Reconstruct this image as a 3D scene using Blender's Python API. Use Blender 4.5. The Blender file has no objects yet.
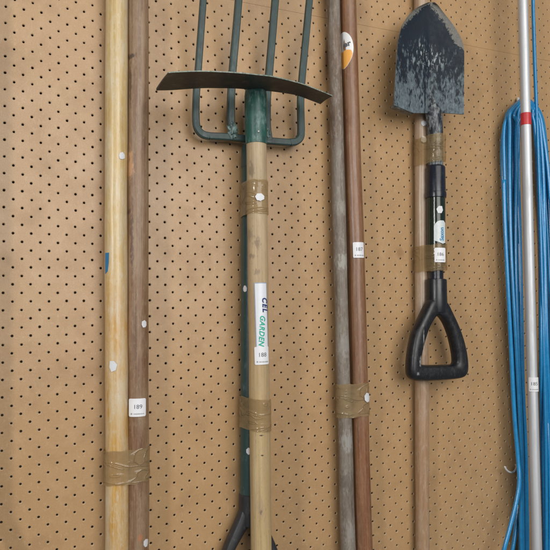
import bpy, bmesh, math, random
from mathutils import Vector, Matrix, Quaternion, noise
random.seed(7)
scene = bpy.context.scene
COL = scene.collection
CM = 0.01
PI = math.pi

# ------------------------------------------------------------------ camera
# plane frame (X right, Yd down, n into the board) -> world (X, n, -Yd); the board front is world Y = 0
F_PX, YAW, PITCH, ROLL, TZ = 627.94, -0.408345562, -0.0552966276, -0.0155117479, 86.3023
LATX, LATY = -34.2779283, -1.64485453        # one hole of the lattice, cm


def _rot(a, b, c):
    ry = Matrix(((math.cos(a), 0, math.sin(a)), (0, 1, 0), (-math.sin(a), 0, math.cos(a))))
    rx = Matrix(((1, 0, 0), (0, math.cos(b), -math.sin(b)), (0, math.sin(b), math.cos(b))))
    rz = Matrix(((math.cos(c), -math.sin(c), 0), (math.sin(c), math.cos(c), 0), (0, 0, 1)))
    return rz @ rx @ ry


RM = _rot(YAW, PITCH, ROLL)


def p2w(v):
    return Vector((v[0], v[2], -v[1]))


RIGHT, DOWN, FWD = p2w(RM[0]), p2w(RM[1]), p2w(RM[2])
CAM = p2w(RM.transposed() @ Vector((0, 0, -TZ))) * CM

cam_data = bpy.data.cameras.new('camera')
cam = bpy.data.objects.new('camera', cam_data)
COL.objects.link(cam)
cam_data.sensor_width = 36
cam_data.lens = F_PX / 550 * 36
cam_data.clip_start = 0.02
cam_data.clip_end = 50
m = Matrix((RIGHT, -DOWN, -FWD)).transposed().to_4x4()
m.translation = CAM
cam.matrix_world = m
scene.camera = cam


def ray(u, v):
    return (RIGHT * ((u - 275) / F_PX) + DOWN * ((v - 275) / F_PX) + FWD)


def at(u, v, h):
    """world point seen at photo pixel (u, v) lying h cm in front of the board"""
    d = ray(u, v)
    t = (-h * CM - CAM.y) / d.y
    return CAM + d * t


def depth(p):
    return (p - CAM).dot(FWD)


def px2m(px, p):
    return px * depth(p) / F_PX


# ------------------------------------------------------------------ object helpers
def tag(o, label=None, cat=None, group=None, kind=None):
    if label: o['label'] = label
    if cat: o['category'] = cat
    if group: o['group'] = group
    if kind: o['kind'] = kind
    return o


def empty(name, mat4, label, cat, group=None):
    o = bpy.data.objects.new(name, None)
    o.empty_display_size = 0.02
    COL.objects.link(o)
    o.matrix_world = mat4
    return tag(o, label, cat, group)


def link_bm(name, bm, mats, parent=None, smooth=True, world=False):
    """one mesh object from a bmesh; with world=True the bmesh holds world coordinates"""
    me = bpy.data.meshes.new(name)
    bmesh.ops.recalc_face_normals(bm, faces=bm.faces)
    if world and parent is not None:
        r = parent
        M = r.matrix_world.copy()
        bm.transform(M.inverted())
    for f in bm.faces: f.smooth = smooth
    bm.to_mesh(me)
    bm.free()
    o = bpy.data.objects.new(name, me)
    for mt in (mats if isinstance(mats, (list, tuple)) else [mats]): me.materials.append(mt)
    COL.objects.link(o)
    if parent is not None:
        o.parent = parent
    return o


def autosmooth(o, ang=35):
    me = o.data
    bm = bmesh.new(); bm.from_mesh(me)
    for e in bm.edges:
        if len(e.link_faces) == 2 and e.calc_face_angle(0) > math.radians(ang): e.smooth = False
    bm.to_mesh(me); bm.free()
    return o


def tube(bm, pts, rad, seg=12, caps=True, squash=1.0, jitter=0.0):
    """sweep a circle along pts (world/local vectors); rad number or list"""
    n = len(pts)
    rads = rad if isinstance(rad, (list, tuple)) else [rad] * n
    prev = None
    rings = []
    for i in range(n):
        t = (pts[min(i + 1, n - 1)] - pts[max(i - 1, 0)]).normalized()
        if prev is None:
            a = Vector((0, -1, 0)) if abs(t.y) < .9 else Vector((1, 0, 0))
            nn = (a - t * a.dot(t)).normalized()
        else:
            nn = (prev - t * prev.dot(t)).normalized()
        prev = nn
        b = t.cross(nn)
        ring = []
        for k in range(seg):
            ang = 2 * PI * k / seg
            rr = rads[i]
            if jitter: rr *= 1 + jitter * noise.noise(pts[i] * 180 + Vector((k * 1.3, 0, 0)))
            ring.append(bm.verts.new(pts[i] + nn * (rr * squash * math.cos(ang)) + b * (rr * math.sin(ang))))
        rings.append(ring)
    for i in range(n - 1):
        for k in range(seg):
            bm.faces.new((rings[i][k], rings[i][(k + 1) % seg], rings[i + 1][(k + 1) % seg], rings[i + 1][k]))
    if caps:
        bm.faces.new(list(reversed(rings[0])))
        bm.faces.new(rings[-1])
    return rings


def flatbar(bm, pts, rad):
    """bar of nearly square section with eased edges"""
    prof = [(-1, -.55), (-.7, -.85), (.7, -.85), (1, -.55), (1, .55), (.7, .85), (-.7, .85), (-1, .55)]
    rings = []
    for i, p in enumerate(pts):
        t = (pts[min(i + 1, len(pts) - 1)] - pts[max(i - 1, 0)]).normalized()
        nn = Vector((0, -1, 0)); nn = (nn - t * nn.dot(t)).normalized()
        b = nn.cross(t)
        rings.append([bm.verts.new(p + b * (x * rad[i]) - nn * (y * rad[i])) for x, y in prof])
    for i in range(len(pts) - 1):
        for k in range(8):
            bm.faces.new((rings[i][k], rings[i][(k + 1) % 8], rings[i + 1][(k + 1) % 8], rings[i + 1][k]))
    bm.faces.new(list(reversed(rings[0]))); bm.faces.new(rings[-1])


def catmull(pts, sub=8):
    out = []
    n = len(pts)
    for i in range(n - 1):
        p0 = pts[max(i - 1, 0)]; p1 = pts[i]; p2 = pts[i + 1]; p3 = pts[min(i + 2, n - 1)]
        for s in range(sub):
            t = s / sub
            out.append(0.5 * ((2 * p1) + (p2 - p0) * t + (2 * p0 - 5 * p1 + 4 * p2 - p3) * t * t + (3 * p1 - p0 - 3 * p2 + p3) * t ** 3))
    out.append(pts[-1].copy())
    return out


# ------------------------------------------------------------------ materials
class NB:
    def __init__(self, name):
        self.mat = bpy.data.materials.new(name)
        self.mat.use_nodes = True
        self.t = self.mat.node_tree
        self.b = self.t.nodes['Principled BSDF']
        self.out = self.t.nodes['Material Output']
        self.tc = self.t.nodes.new('ShaderNodeTexCoord')

    def n(self, kind, **kw):
        nd = self.t.nodes.new(kind)
        for k, v in kw.items():
            if k.startswith('i_'):
                nd.inputs[k[2:].replace('_', ' ')].default_value = v
            else:
                setattr(nd, k, v)
        return nd

    def l(self, a, b): self.t.links.new(a, b)

    def noise(self, scale, mapping=(1, 1, 1), detail=6, rough=.6, loc=(0, 0, 0), dist=0.0):
        mp = self.n('ShaderNodeMapping')
        mp.inputs['Scale'].default_value = mapping
        mp.inputs['Location'].default_value = loc
        self.l(self.tc.outputs['Object'], mp.inputs['Vector'])
        nz = self.n('ShaderNodeTexNoise')
        nz.inputs['Scale'].default_value = scale
        nz.inputs['Detail'].default_value = detail
        nz.inputs['Roughness'].default_value = rough
        nz.inputs['Distortion'].default_value = dist
        self.l(mp.outputs[0], nz.inputs['Vector'])
        return nz.outputs['Fac']

    def ramp(self, fac, stops, interp='LINEAR'):
        r = self.n('ShaderNodeValToRGB')
        r.color_ramp.interpolation = interp
        els = r.color_ramp.elements
        while len(els) > 1: els.remove(els[-1])
        for i, (p, c) in enumerate(stops):
            e = els[0] if i == 0 else els.new(p)
            e.position = p
            if not isinstance(c, (tuple, list)): c = (c, c, c)
            e.color = (*c, 1)
        if hasattr(fac, 'links') or hasattr(fac, 'is_linked'): self.l(fac, r.inputs['Fac'])
        return r.outputs['Color']

    def mix(self, fac, a, b, blend='MIX'):
        mx = self.n('ShaderNodeMix', data_type='RGBA', blend_type=blend)
        for sock, val in ((mx.inputs[0], fac), (mx.inputs[6], a), (mx.inputs[7], b)):
            if isinstance(val, (int, float)): sock.default_value = val if sock == mx.inputs[0] else (val, val, val, 1)
            elif isinstance(val, (tuple, list)): sock.default_value = (*val, 1)
            else: self.l(val, sock)
        return mx.outputs[2]

    def math(self, op, a, b=0.0, clamp=False):
        md = self.n('ShaderNodeMath', operation=op, use_clamp=clamp)
        for s, v in ((md.inputs[0], a), (md.inputs[1], b)):
            if isinstance(v, (int, float)): s.default_value = v
            else: self.l(v, s)
        return md.outputs[0]

    def axis(self, i):
        s = self.n('ShaderNodeSeparateXYZ')
        self.l(self.tc.outputs['Object'], s.inputs[0])
        return s.outputs[i]

    def spot(self, centre, size, soft=.5, wob=.35, nscale=150):
        """irregular stain around an object-space point; size per axis (m)"""
        mp = self.n('ShaderNodeMapping', vector_type='TEXTURE')
        mp.inputs['Location'].default_value = centre
        mp.inputs['Scale'].default_value = size
        self.l(self.tc.outputs['Object'], mp.inputs['Vector'])
        ln = self.n('ShaderNodeVectorMath', operation='LENGTH')
        self.l(mp.outputs[0], ln.inputs[0])
        nz = self.noise(nscale, (1, 1, .4), 5, .65)
        d = self.math('ADD', ln.outputs['Value'], self.math('MULTIPLY', self.math('SUBTRACT', nz, .5), wob * 4))
        mr = self.n('ShaderNodeMapRange', interpolation_type='SMOOTHSTEP')
        mr.inputs['From Min'].default_value = 1.0
        mr.inputs['From Max'].default_value = 1.0 - soft
        self.l(d, mr.inputs['Value'])
        return mr.outputs[0]

    def bump(self, h, strength=.3, dist=.001, normal=None):
        bp = self.n('ShaderNodeBump')
        bp.inputs['Strength'].default_value = strength
        bp.inputs['Distance'].default_value = dist
        self.l(h, bp.inputs['Height'])
        if normal is not None: self.l(normal, bp.inputs['Normal'])
        self.l(bp.outputs[0], self.b.inputs['Normal'])
        return bp.outputs[0]

    def base(self, c):
        s = self.b.inputs['Base Color']
        if isinstance(c, (tuple, list)): s.default_value = (*c, 1)
        else: self.l(c, s)

    def set(self, **kw):
        for k, v in kw.items():
            s = self.b.inputs[k.replace('_', ' ')]
            if isinstance(v, (int, float, tuple, list)): s.default_value = v
            else: self.l(v, s)
        return self


def srgb(r, g, b):
    f = lambda c: (c / 255 / 12.92) if c / 255 <= .04045 else ((c / 255 + .055) / 1.055) ** 2.4
    return (f(r), f(g), f(b))


def mat_plain(name, c, rough=.5, metal=0.0, spec=.5, var=.12, nscale=300):
    q = NB(name)
    nz = q.noise(nscale, detail=5)
    q.base(q.mix(nz, tuple(x * (1 - var) for x in c), tuple(min(1, x * (1 + var)) for x in c)))
    q.set(Roughness=rough, Metallic=metal)
    q.b.inputs['Specular IOR Level'].default_value = spec
    q.bump(nz, .08, .0004)
    return q.mat


def mat_wood(name, light, mid, dark, rough=.5, grain=420, stretch=.03, blotch=(.35, .7), blotch_col=None, blotch_amt=.5,
             speck=0.0, speck_col=(.06, .05, .04), seed=0, grad=None, spots=(), coat=0.0, bump=.25, patina=0.0, patina_col=None, fine=.35):
    q = NB(name)
    g = q.noise(grain, (1, 1, stretch), 8, .65, (seed, seed * .7, seed * .3), .3)
    g2 = q.noise(grain * 3, (1, 1, stretch * .8), 4, .6, (seed + 3, 0, 0))
    col = q.ramp(q.math('ADD', q.math('MULTIPLY', g, .75), q.math('MULTIPLY', g2, .25)),
                 [(.33, dark), (.5, mid), (.66, light)])
    if fine:
        fl = q.noise(1500, (1, 1, .008), 3, .55, (seed, 2, 5))
        col = q.mix(q.math('MULTIPLY', q.ramp(fl, [(.52, 0), (.68, 1)]), fine), col, dark)
    if grad:                           # wear of the varnish along the pole: [(z, colour)], multiplied
        z = q.axis(2)
        mr = q.n('ShaderNodeMapRange')
        mr.inputs['From Min'].default_value = grad[0][0]
        mr.inputs['From Max'].default_value = grad[-1][0]
        q.l(q.math('ADD', z, q.math('MULTIPLY', q.math('SUBTRACT', q.noise(30, (1, 1, .35), 5), .5), .22)), mr.inputs['Value'])
        span = grad[-1][0] - grad[0][0]
        col = q.mix(1.0, col, q.ramp(mr.outputs[0], [((a - grad[0][0]) / span, c) for a, c in grad]), 'MULTIPLY')
    if blotch_col is not None:
        b = q.noise(55, (1, 1, .22), 7, .68, (seed * 2, 1, seed))
        col = q.mix(q.math('MULTIPLY', q.ramp(b, [(blotch[0], 0), (blotch[1], 1)]), blotch_amt), col, blotch_col)
    if patina:
        pn = q.noise(260, (1, 1, .35), 6, .72, (seed, 7, seed * 3))
        col = q.mix(q.math('MULTIPLY', q.ramp(pn, [(.5, 0), (.64, 1)]), patina), col, patina_col or blotch_col or light)
    if speck:
        s = q.noise(700, (1, 1, .3), 4, .7, (9, seed, 2))
        col = q.mix(q.math('MULTIPLY', q.ramp(s, [(.58, 0), (.68, 1)]), speck), col, speck_col)
    for c, sz, sc, amt in spots:
        col = q.mix(q.math('MULTIPLY', q.spot(c, sz, .6, .75, 330), amt), col, sc)
    q.base(col)
    rv = q.noise(90, (1, 1, .2), 4)
    q.set(Roughness=q.ramp(rv, [(.3, rough * .8), (.7, min(1, rough * 1.25))]))
    if coat: q.set(Coat_Weight=coat, Coat_Roughness=.22)
    q.bump(q.math('ADD', g, q.math('MULTIPLY', g2, .5)), bump, .0008)
    return q.mat


def mat_painted(name, paint, worn, rough=.45, amt=(.56, .66), nscale=160, dark=None, metal=0.0, strength=1.0, stretch=(1, 1, .5)):
    q = NB(name)
    n1 = q.noise(nscale, stretch, 8, .72)
    n2 = q.noise(40, (1, 1, 1), 4, .6, (4, 2, 1))
    n3 = q.noise(nscale * 5, (1, 1, .15), 3, .6, (1, 7, 1))
    col = q.mix(n2, tuple(c * .75 for c in paint), tuple(c * 1.25 for c in paint))
    if dark is not None:
        col = q.mix(q.ramp(q.noise(70, detail=6, loc=(7, 7, 7)), [(.52, 0), (.66, .8)]), col, dark)
    w = q.math('MULTIPLY', q.ramp(q.math('ADD', q.math('MULTIPLY', n1, .8), q.math('MULTIPLY', n3, .2)), [(amt[0], 0), (amt[1], 1)]), strength)
    col = q.mix(w, col, worn)
    q.base(col)
    q.set(Roughness=q.ramp(n1, [(.3, rough * .75), (.7, min(1, rough * 1.4))]), Metallic=metal)
    q.bump(q.math('ADD', n1, q.math('MULTIPLY', n3, .3)), .25, .0006)
    return q.mat


def mat_tape(name, tint, opac=.5):
    q = NB(name)
    w1 = q.noise(26, (.8, .8, 2.6), 1.2, .4, dist=.9)
    w2 = q.noise(110, (.6, .6, 1.4), 2, .5, (3, 1, 2), .8)
    q.base(q.mix(w1, tuple(c * .8 for c in tint), tuple(min(1, c * 1.2) for c in tint)))
    q.set(Roughness=.11)
    q.b.inputs['Specular IOR Level'].default_value = .7
    ridge = q.math('ABSOLUTE', q.math('SUBTRACT', w1, .5))
    q.bump(q.math('ADD', q.ramp(ridge, [(0, .9), (.02, .3), (.12, 0)]), q.math('MULTIPLY', w2, .3)), .7, .002)
    tr = q.n('ShaderNodeBsdfTransparent')
    tr.inputs['Color'].default_value = (*[min(1, c ** .3) for c in tint], 1)
    mx = q.n('ShaderNodeMixShader')
    fac = q.ramp(w2, [(.3, opac * .85), (.7, min(1, opac * 1.15))])
    q.l(fac, mx.inputs[0]); q.l(tr.outputs[0], mx.inputs[1]); q.l(q.b.outputs[0], mx.inputs[2])
    q.l(mx.outputs[0], q.out.inputs['Surface'])
    return q.mat


# ------------------------------------------------------------------ shafts: a local frame with z along the axis
class Shaft:
    """round shaft through two photo pixels, h cm in front of the board; z = 0 at its lower end"""

    def __init__(self, name, label, cat, top, bot, h, width_px, ext=(.12, .12), group=None, h_bot=None):
        A = at(*top, h); B = at(*bot, h if h_bot is None else h_bot)
        d = (A - B).normalized()
        self.len = (A - B).length + ext[0] + ext[1]
        base = B - d * ext[1]
        self.r = px2m(width_px, (A + B) / 2) / 2
        q = Vector((0, 0, 1)).rotation_difference(d)
        M = q.to_matrix().to_4x4(); M.translation = base
        self.M = M; self.Mi = M.inverted()
        self.root = empty(name, M, label, cat, group)
        self.d = d; self.base = base

    def loc(self, u, v, r=None):
        """(theta, z) where the pixel's ray meets the cylinder of radius r"""
        r = r or self.r
        o = self.Mi @ CAM
        dd = (self.Mi.to_3x3() @ ray(u, v))
        a = dd.x ** 2 + dd.y ** 2; b = 2 * (o.x * dd.x + o.y * dd.y); c = o.x ** 2 + o.y ** 2 - r * r
        disc = b * b - 4 * a * c
        t = (-b - math.sqrt(disc)) / (2 * a) if disc > 0 else -b / (2 * a)
        p = o + dd * t
        return math.atan2(p.x, -p.y), p.z

    def z(self, v, u=None):
        """local z at photo row v"""
        best = None
        p0, p1 = self.base, self.base + self.d * self.len
        lo, hi = 0.0, self.len
        for _ in range(50):
            mid = (lo + hi) / 2
            p = self.base + self.d * mid - CAM
            vv = 275 + F_PX * p.dot(DOWN) / p.dot(FWD)
            if vv > v: lo = mid
            else: hi = mid
        return lo

    def pole_mesh(self, mat, name='shaft', z0=0.0, z1=None, r=None, seg=40, step=.008, wob=.0006, bend=.0012, parent=None, seed=0, rends=None):
        z1 = z1 if z1 is not None else self.len
        r = r or self.r
        n = max(3, int((z1 - z0) / step))
        bm = bmesh.new()
        rings = []
        for i in range(n + 1):
            z = z0 + (z1 - z0) * i / n
            cx = bend * noise.noise(Vector((z * 3, seed, 0))); cy = bend * .4 * noise.noise(Vector((z * 3, seed, 9)))
            rr0 = r if rends is None else rends[0] + (rends[1] - rends[0]) * i / n
            e = min(z - z0, z1 - z)
            if e < .002: rr0 -= .0012
            ring = []
            for k in range(seg):
                a = 2 * PI * k / seg
                rr = rr0 + wob * noise.noise(Vector((math.cos(a) * 1.1, math.sin(a) * 1.1 + seed, z * 14)))
                ring.append(bm.verts.new((cx + rr * math.sin(a), cy - rr * math.cos(a), z)))
            rings.append(ring)
        for i in range(n):
            for k in range(seg):
                bm.faces.new((rings[i][k], rings[i][(k + 1) % seg], rings[i + 1][(k + 1) % seg], rings[i + 1][k]))
        bm.faces.new(list(reversed(rings[0]))); bm.faces.new(rings[-1])
        o = link_bm(name, bm, mat, parent or self.root)
        autosmooth(o, 50)
        return o

    def lathe(self, name, prof, mat, seg=40, parent=None, scale_y=1.0):
        """prof: [(z, r)]"""
        bm = bmesh.new(); rings = []
        for z, r in prof:
            rings.append([bm.verts.new((r * math.sin(2 * PI * k / seg), -scale_y * r * math.cos(2 * PI * k / seg), z)) for k in range(seg)])
        for i in range(len(prof) - 1):
            for k in range(seg):
                bm.faces.new((rings[i][k], rings[i][(k + 1) % seg], rings[i + 1][(k + 1) % seg], rings[i + 1][k]))
        bm.faces.new(list(reversed(rings[0]))); bm.faces.new(rings[-1])
        o = link_bm(name, bm, mat, parent or self.root)
        return autosmooth(o, 40)

    # --- flat artwork bent round the shaft
    def bend_bm(self, bm, th, z, r, lift, skirt=True):
        xs = [v.co.x for v in bm.verts]
        x0, x1 = min(xs), max(xs)
        n = max(2, int((x1 - x0) / .0012))
        for i in range(1, n):
            x = x0 + (x1 - x0) * i / n
            bmesh.ops.bisect_plane(bm, geom=bm.verts[:] + bm.edges[:] + bm.faces[:], plane_co=(x, 0, 0), plane_no=(1, 0, 0), dist=1e-7)
        if skirt:
            be = [e for e in bm.edges if len(e.link_faces) == 1]
            ret = bmesh.ops.extrude_edge_only(bm, edges=be)
            low = {g for g in ret['geom'] if isinstance(g, bmesh.types.BMVert)}
        else: low = set()
        for v in bm.verts:
            rr = r + (lift if v not in low else lift - .0006)
            a = th + v.co.x / r
            zz = z + v.co.y
            v.co = Vector((rr * math.sin(a), -rr * math.cos(a), zz))

    def patch(self, name, poly, th, z, mat, parent=None, lift=.0009, r=None, smooth=False):
        bm = bmesh.new()
        f = bm.faces.new([bm.verts.new((x, y, 0)) for x, y in poly])
        self.bend_bm(bm, th, z, r or self.r, lift)
        o = link_bm(name, bm, mat, parent or self.root, smooth=False)
        return o

    def text(self, name, s, size, th, z, mat, parent, rot=0.0, lift=.00115, r=None, shear=0.0, bold=0.0, dx=0, dy=0, sx=1.0, space=1.0):
        bm = text_bm(s, size, shear, bold, space)
        bm.transform(Matrix.Rotation(rot, 4, 'Z') @ Matrix.Diagonal((sx, 1, 1, 1)))
        bm.transform(Matrix.Translation((dx, dy, 0)))
        self.bend_bm(bm, th, z, r or self.r, lift, skirt=False)
        return link_bm(name, bm, mat, parent, smooth=False)


def text_bm(s, size, shear=0.0, bold=0.0, space=1.0):
    c = bpy.data.curves.new('txt', 'FONT')
    c.body = s; c.size = size; c.shear = shear; c.offset = bold * size
    c.space_character = space; c.align_x = 'CENTER'; c.align_y = 'CENTER'
    c.resolution_u = 3
    o = bpy.data.objects.new('txt', c)
    COL.objects.link(o)
    bpy.context.view_layer.update()
    dg = bpy.context.evaluated_depsgraph_get()
    me = bpy.data.meshes.new_from_object(o.evaluated_get(dg))
    bm = bmesh.new(); bm.from_mesh(me)
    bpy.data.objects.remove(o); bpy.data.curves.remove(c); bpy.data.meshes.remove(me)
    return bm


def rrect(w, h, r, n=4, rot=0.0):
    pts = []
    for cx, cy, a0 in ((w / 2 - r, h / 2 - r, 0), (-w / 2 + r, h / 2 - r, PI / 2), (-w / 2 + r, -h / 2 + r, PI), (w / 2 - r, -h / 2 + r, 1.5 * PI)):
        for i in range(n + 1):
            a = a0 + PI / 2 * i / n
            x, y = cx + r * math.cos(a), cy + r * math.sin(a)
            pts.append((x * math.cos(rot) - y * math.sin(rot), x * math.sin(rot) + y * math.cos(rot)))
    return pts


def ngon(w, h, n=8, rot=.3, jit=.08, seed=0):
    rnd = random.Random(seed)
    return [(w / 2 * math.cos(2 * PI * i / n + rot) * (1 + rnd.uniform(-jit, jit)), h / 2 * math.sin(2 * PI * i / n + rot) * (1 + rnd.uniform(-jit, jit))) for i in range(n)]


# ------------------------------------------------------------------ shared materials
M_PAPER = mat_plain('white_label_paper', (.72, .73, .75), .45, var=.05)
M_STICK = mat_painted('white_sticker', (.64, .65, .67), (.42, .40, .36), .5, (.56, .72), 350, strength=.6)
M_INK = mat_plain('black_ink', (.09, .09, .10), .6, var=.2)
M_GREYINK = mat_plain('grey_ink', (.32, .33, .34), .6, var=.2)
M_NAVY = mat_plain('navy_ink', (.012, .03, .14), .5)
M_GREENINK = mat_plain('green_ink', (.01, .36, .24), .5)
M_BLUEINK = mat_plain('blue_ink', (.03, .22, .42), .5)
M_TAPE = mat_tape('brown_packing_tape', (.46, .335, .18), .42)
M_TAPE_CLEAR = mat_tape('amber_tape', (.46, .33, .17), .30)


def lot_label(sh, u, v, wpx, hpx, number, r=None, rot=0.0, numdx=0.0, partial=None):
    th, z = sh.loc(u, v, r)
    p = at(u, v, 2)
    w, h = px2m(wpx, p), px2m(hpx, p)
    lab = sh.patch('lot_label', rrect(w, h, w * .09, rot=rot), th, z, M_PAPER, r=r, lift=.0012)
    sh.text('number', number, h * .33, th, z, M_INK, lab, r=r, rot=rot, dx=numdx * w, dy=h * .04, lift=.0014, sx=.95)
    # small round emblem and the unreadable line of small print beside it
    bm = bmesh.new()
    bm.faces.new([bm.verts.new((-w * .32 + w * .055 * math.cos(a * PI / 5), -h * .34 + w * .055 * math.sin(a * PI / 5), 0)) for a in range(10)])
    x = -w * .2
    rnd = random.Random(int(u))
    while x < w * .36:
        l = w * rnd.uniform(.03, .06)
        hh = h * rnd.uniform(.022, .04)
        bm.faces.new([bm.verts.new((x + a * l, -h * .345 + b * hh, 0)) for a, b in ((0, -1), (1, -1), (1, 1), (0, 1))])
        x += l + w * .018
    sh.bend_bm(bm, th, z, r or sh.r, .0014, skirt=False)
    link_bm('small_print', bm, M_GREYINK, lab, smooth=False)
    return lab


def sticker(sh, u, v, wpx, hpx, seed, n=7, r=None, mat=None):
    th, z = sh.loc(u, v, r)
    p = at(u, v, 2)
    poly = ngon(px2m(wpx * .94, p), px2m(hpx * .96, p), min(n, 7), .3 + seed, .14, seed)
    for _ in range(0):                 # soften the corners
        poly = [q_ for i in range(len(poly)) for q_ in ((poly[i - 1][0] * .25 + poly[i][0] * .75, poly[i - 1][1] * .25 + poly[i][1] * .75),
                                                        (poly[i][0] * .75 + poly[(i + 1) % len(poly)][0] * .25, poly[i][1] * .75 + poly[(i + 1) % len(poly)][1] * .25))]
    return sh.patch('sticker', poly, th, z, mat or M_STICK, r=r)


# ------------------------------------------------------------------ pegboard
def pegboard_material():
    q = NB('hardboard')
    big = q.noise(3.2, detail=4, rough=.55)
    med = q.noise(22, (1, 1, 1), 6, .62, (5, 5, 5))
    fib = q.noise(900, (1, 1, 1), 5, .7)
    fib2 = q.noise(330, (1, 1, .5), 4, .6, (2, 8, 1), 1.5)
    c = q.ramp(fib, [(.3, (.315, .192, .09)), (.7, (.462, .298, .152))])
    c = q.mix(q.ramp(big, [(.35, 0), (.65, .45)]), c, (.44, .265, .115))
    c = q.mix(q.math('MULTIPLY', q.ramp(med, [(.5, 0), (.72, 1)]), .5), c, (.27, .16, .076))
    c = q.mix(q.math('MULTIPLY', q.ramp(q.noise(48, (1, 1, .7), 7, .7, (8, 1, 6), .6), [(.53, 0), (.68, 1)]), .3), c, (.50, .35, .20))
    c = q.mix(q.math('MULTIPLY', q.ramp(fib2, [(.58, 0), (.70, 1)]), .4), c, (.52, .37, .22))
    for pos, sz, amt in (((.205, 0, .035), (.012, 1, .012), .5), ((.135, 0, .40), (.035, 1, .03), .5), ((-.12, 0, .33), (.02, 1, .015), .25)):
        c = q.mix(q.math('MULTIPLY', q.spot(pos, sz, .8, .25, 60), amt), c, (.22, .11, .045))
    # a few thin scuffs
    wv = q.noise(14, (1, 1, 5), 2, .4, (3, 0, 1), 2.5)
    line = q.ramp(q.math('ABSOLUTE', q.math('SUBTRACT', wv, .52)), [(0, 1), (.0035, 0)])
    mask = q.ramp(q.noise(6, loc=(11, 3, 1)), [(.55, 0), (.65, 1)])
    c = q.mix(q.math('MULTIPLY', q.math('MULTIPLY', line, mask), .3), c, (.16, .09, .05))
    q.base(c)
    q.set(Roughness=q.ramp(med, [(.3, .30), (.7, .42)]))
    q.b.inputs['Specular IOR Level'].default_value = .45
    h = q.math('ADD', q.math('MULTIPLY', fib, .25), q.math('MULTIPLY', q.noise(13, detail=2, loc=(1, 4, 2)), 6.0))
    q.bump(h, .35, .0008)
    return q.mat


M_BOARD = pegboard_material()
M_RIM = mat_plain('hole_edge', (.47, .345, .21), .85, var=.3, nscale=500)
M_HOLE = mat_plain('hole_wall', (.50, .32, .17), .9, var=.3)


def pegboard(name, label, i0, i1, rows, zoff, z_top, z_bot):
    """rows: lattice row numbers; hole centres at X = LATX+i, down = LATY+j+zoff (cm). z_top/z_bot: panel edges (down, cm)"""
    NS = 12; R = .147; RB = .208; D = .24
    verts, faces, fm = [], [], []
    xa, xb = LATX + i0, LATX + i1
    rnd = random.Random(3)
    rows = list(rows)
    for ri, j in enumerate(rows):
        yc = LATY + j + zoff
        ya = z_top if ri == 0 else yc - .5
        yb = z_bot if ri == len(rows) - 1 else yc + .5
        st = i0 + 1 if (i0 + 1 + j) % 2 == 0 else i0 + 2
        if st == i0 + 2:
            b = len(verts); verts += [(xa, ya, 0), (xa + 1, ya, 0), (xa + 1, yb, 0), (xa, yb, 0)]; faces.append((b, b + 1, b + 2, b + 3)); fm.append(0)
        i = st
        while i + 1 <= i1:
            xc = LATX + i
            dx, dy = rnd.gauss(0, .012), rnd.gauss(0, .012)
            rr = R * rnd.uniform(.93, 1.06)
            b = len(verts)
            L, Rr = xc - 1, xc + 1
            # 12 perimeter points matched with the angles of the ring
            per = []
            for k in range(NS):
                a = 2 * PI * k / NS
                ca, sa = math.cos(a), math.sin(a)
                per.append(None)
            ym = yc
            per = [(Rr, ym), (Rr, yb), (xc + .5, yb), (xc, yb), (xc - .5, yb), (L, yb), (L, ym), (L, ya), (xc - .5, ya), (xc, ya), (xc + .5, ya), (Rr, ya)]
            for p in per: verts.append((p[0], p[1], 0))
            rb = RB * rnd.uniform(.95, 1.08)
            for k in range(NS):
                a = 2 * PI * k / NS
                verts.append((xc + dx + rb * math.cos(a), yc + dy + rb * math.sin(a), -.006 * rnd.random()))
            for k in range(NS):
                a = 2 * PI * k / NS
                q = rr * rnd.uniform(.94, 1.06)
                verts.append((xc + dx + q * math.cos(a), yc + dy + q * math.sin(a), .065))
            for k in range(NS):
                a = 2 * PI * k / NS
                verts.append((xc + dx + rr * .97 * math.cos(a), yc + dy + rr * .97 * math.sin(a), D))
            for lv in range(3):
                for k in range(NS):
                    k2 = (k + 1) % NS
                    faces.append((b + lv * NS + k, b + lv * NS + k2, b + (lv + 1) * NS + k2, b + (lv + 1) * NS + k)); fm.append(lv)
            i += 2
        i -= 1
        if i < i1:
            x = LATX + i
            b = len(verts); verts += [(x, ya, 0), (xb, ya, 0), (xb, yb, 0), (x, yb, 0)]; faces.append((b, b + 1, b + 2, b + 3)); fm.append(0)
    # edges of the sheet
    b = len(verts)
    verts += [(xa, z_top, 0), (xb, z_top, 0), (xb, z_bot, 0), (xa, z_bot, 0), (xa, z_top, D), (xb, z_top, D), (xb, z_bot, D), (xa, z_bot, D)]
    for k in range(4):
        k2 = (k + 1) % 4
        faces.append((b + k, b + k2, b + 4 + k2, b + 4 + k)); fm.append(2)
    me = bpy.data.meshes.new(name)
    me.from_pydata([(x * CM, n * CM, -y * CM) for x, y, n in verts], [], faces)
    for mt in (M_BOARD, M_RIM, M_HOLE): me.materials.append(mt)
    me.polygons.foreach_set('material_index', fm)
    me.update()
    o = bpy.data.objects.new(name, me)
    COL.objects.link(o)
    tag(o, label, 'pegboard', 'pegboard sheets')
    return o


# seam: plane row seen at photo pixel (379, 28.4)
seam = -at(379, 28.4, 0).z / CM
jb = math.ceil(seam - LATY + .55)                      # first row below
SEAM = LATY + jb - 1.06
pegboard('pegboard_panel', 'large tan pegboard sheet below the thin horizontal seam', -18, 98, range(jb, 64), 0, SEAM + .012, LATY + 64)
pegboard('pegboard_panel', 'tan pegboard strip above the thin horizontal seam at the top', -18, 98, range(jb - 24, jb - 1), -.22 + 0, LATY + jb - 25, SEAM - .02)

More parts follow.
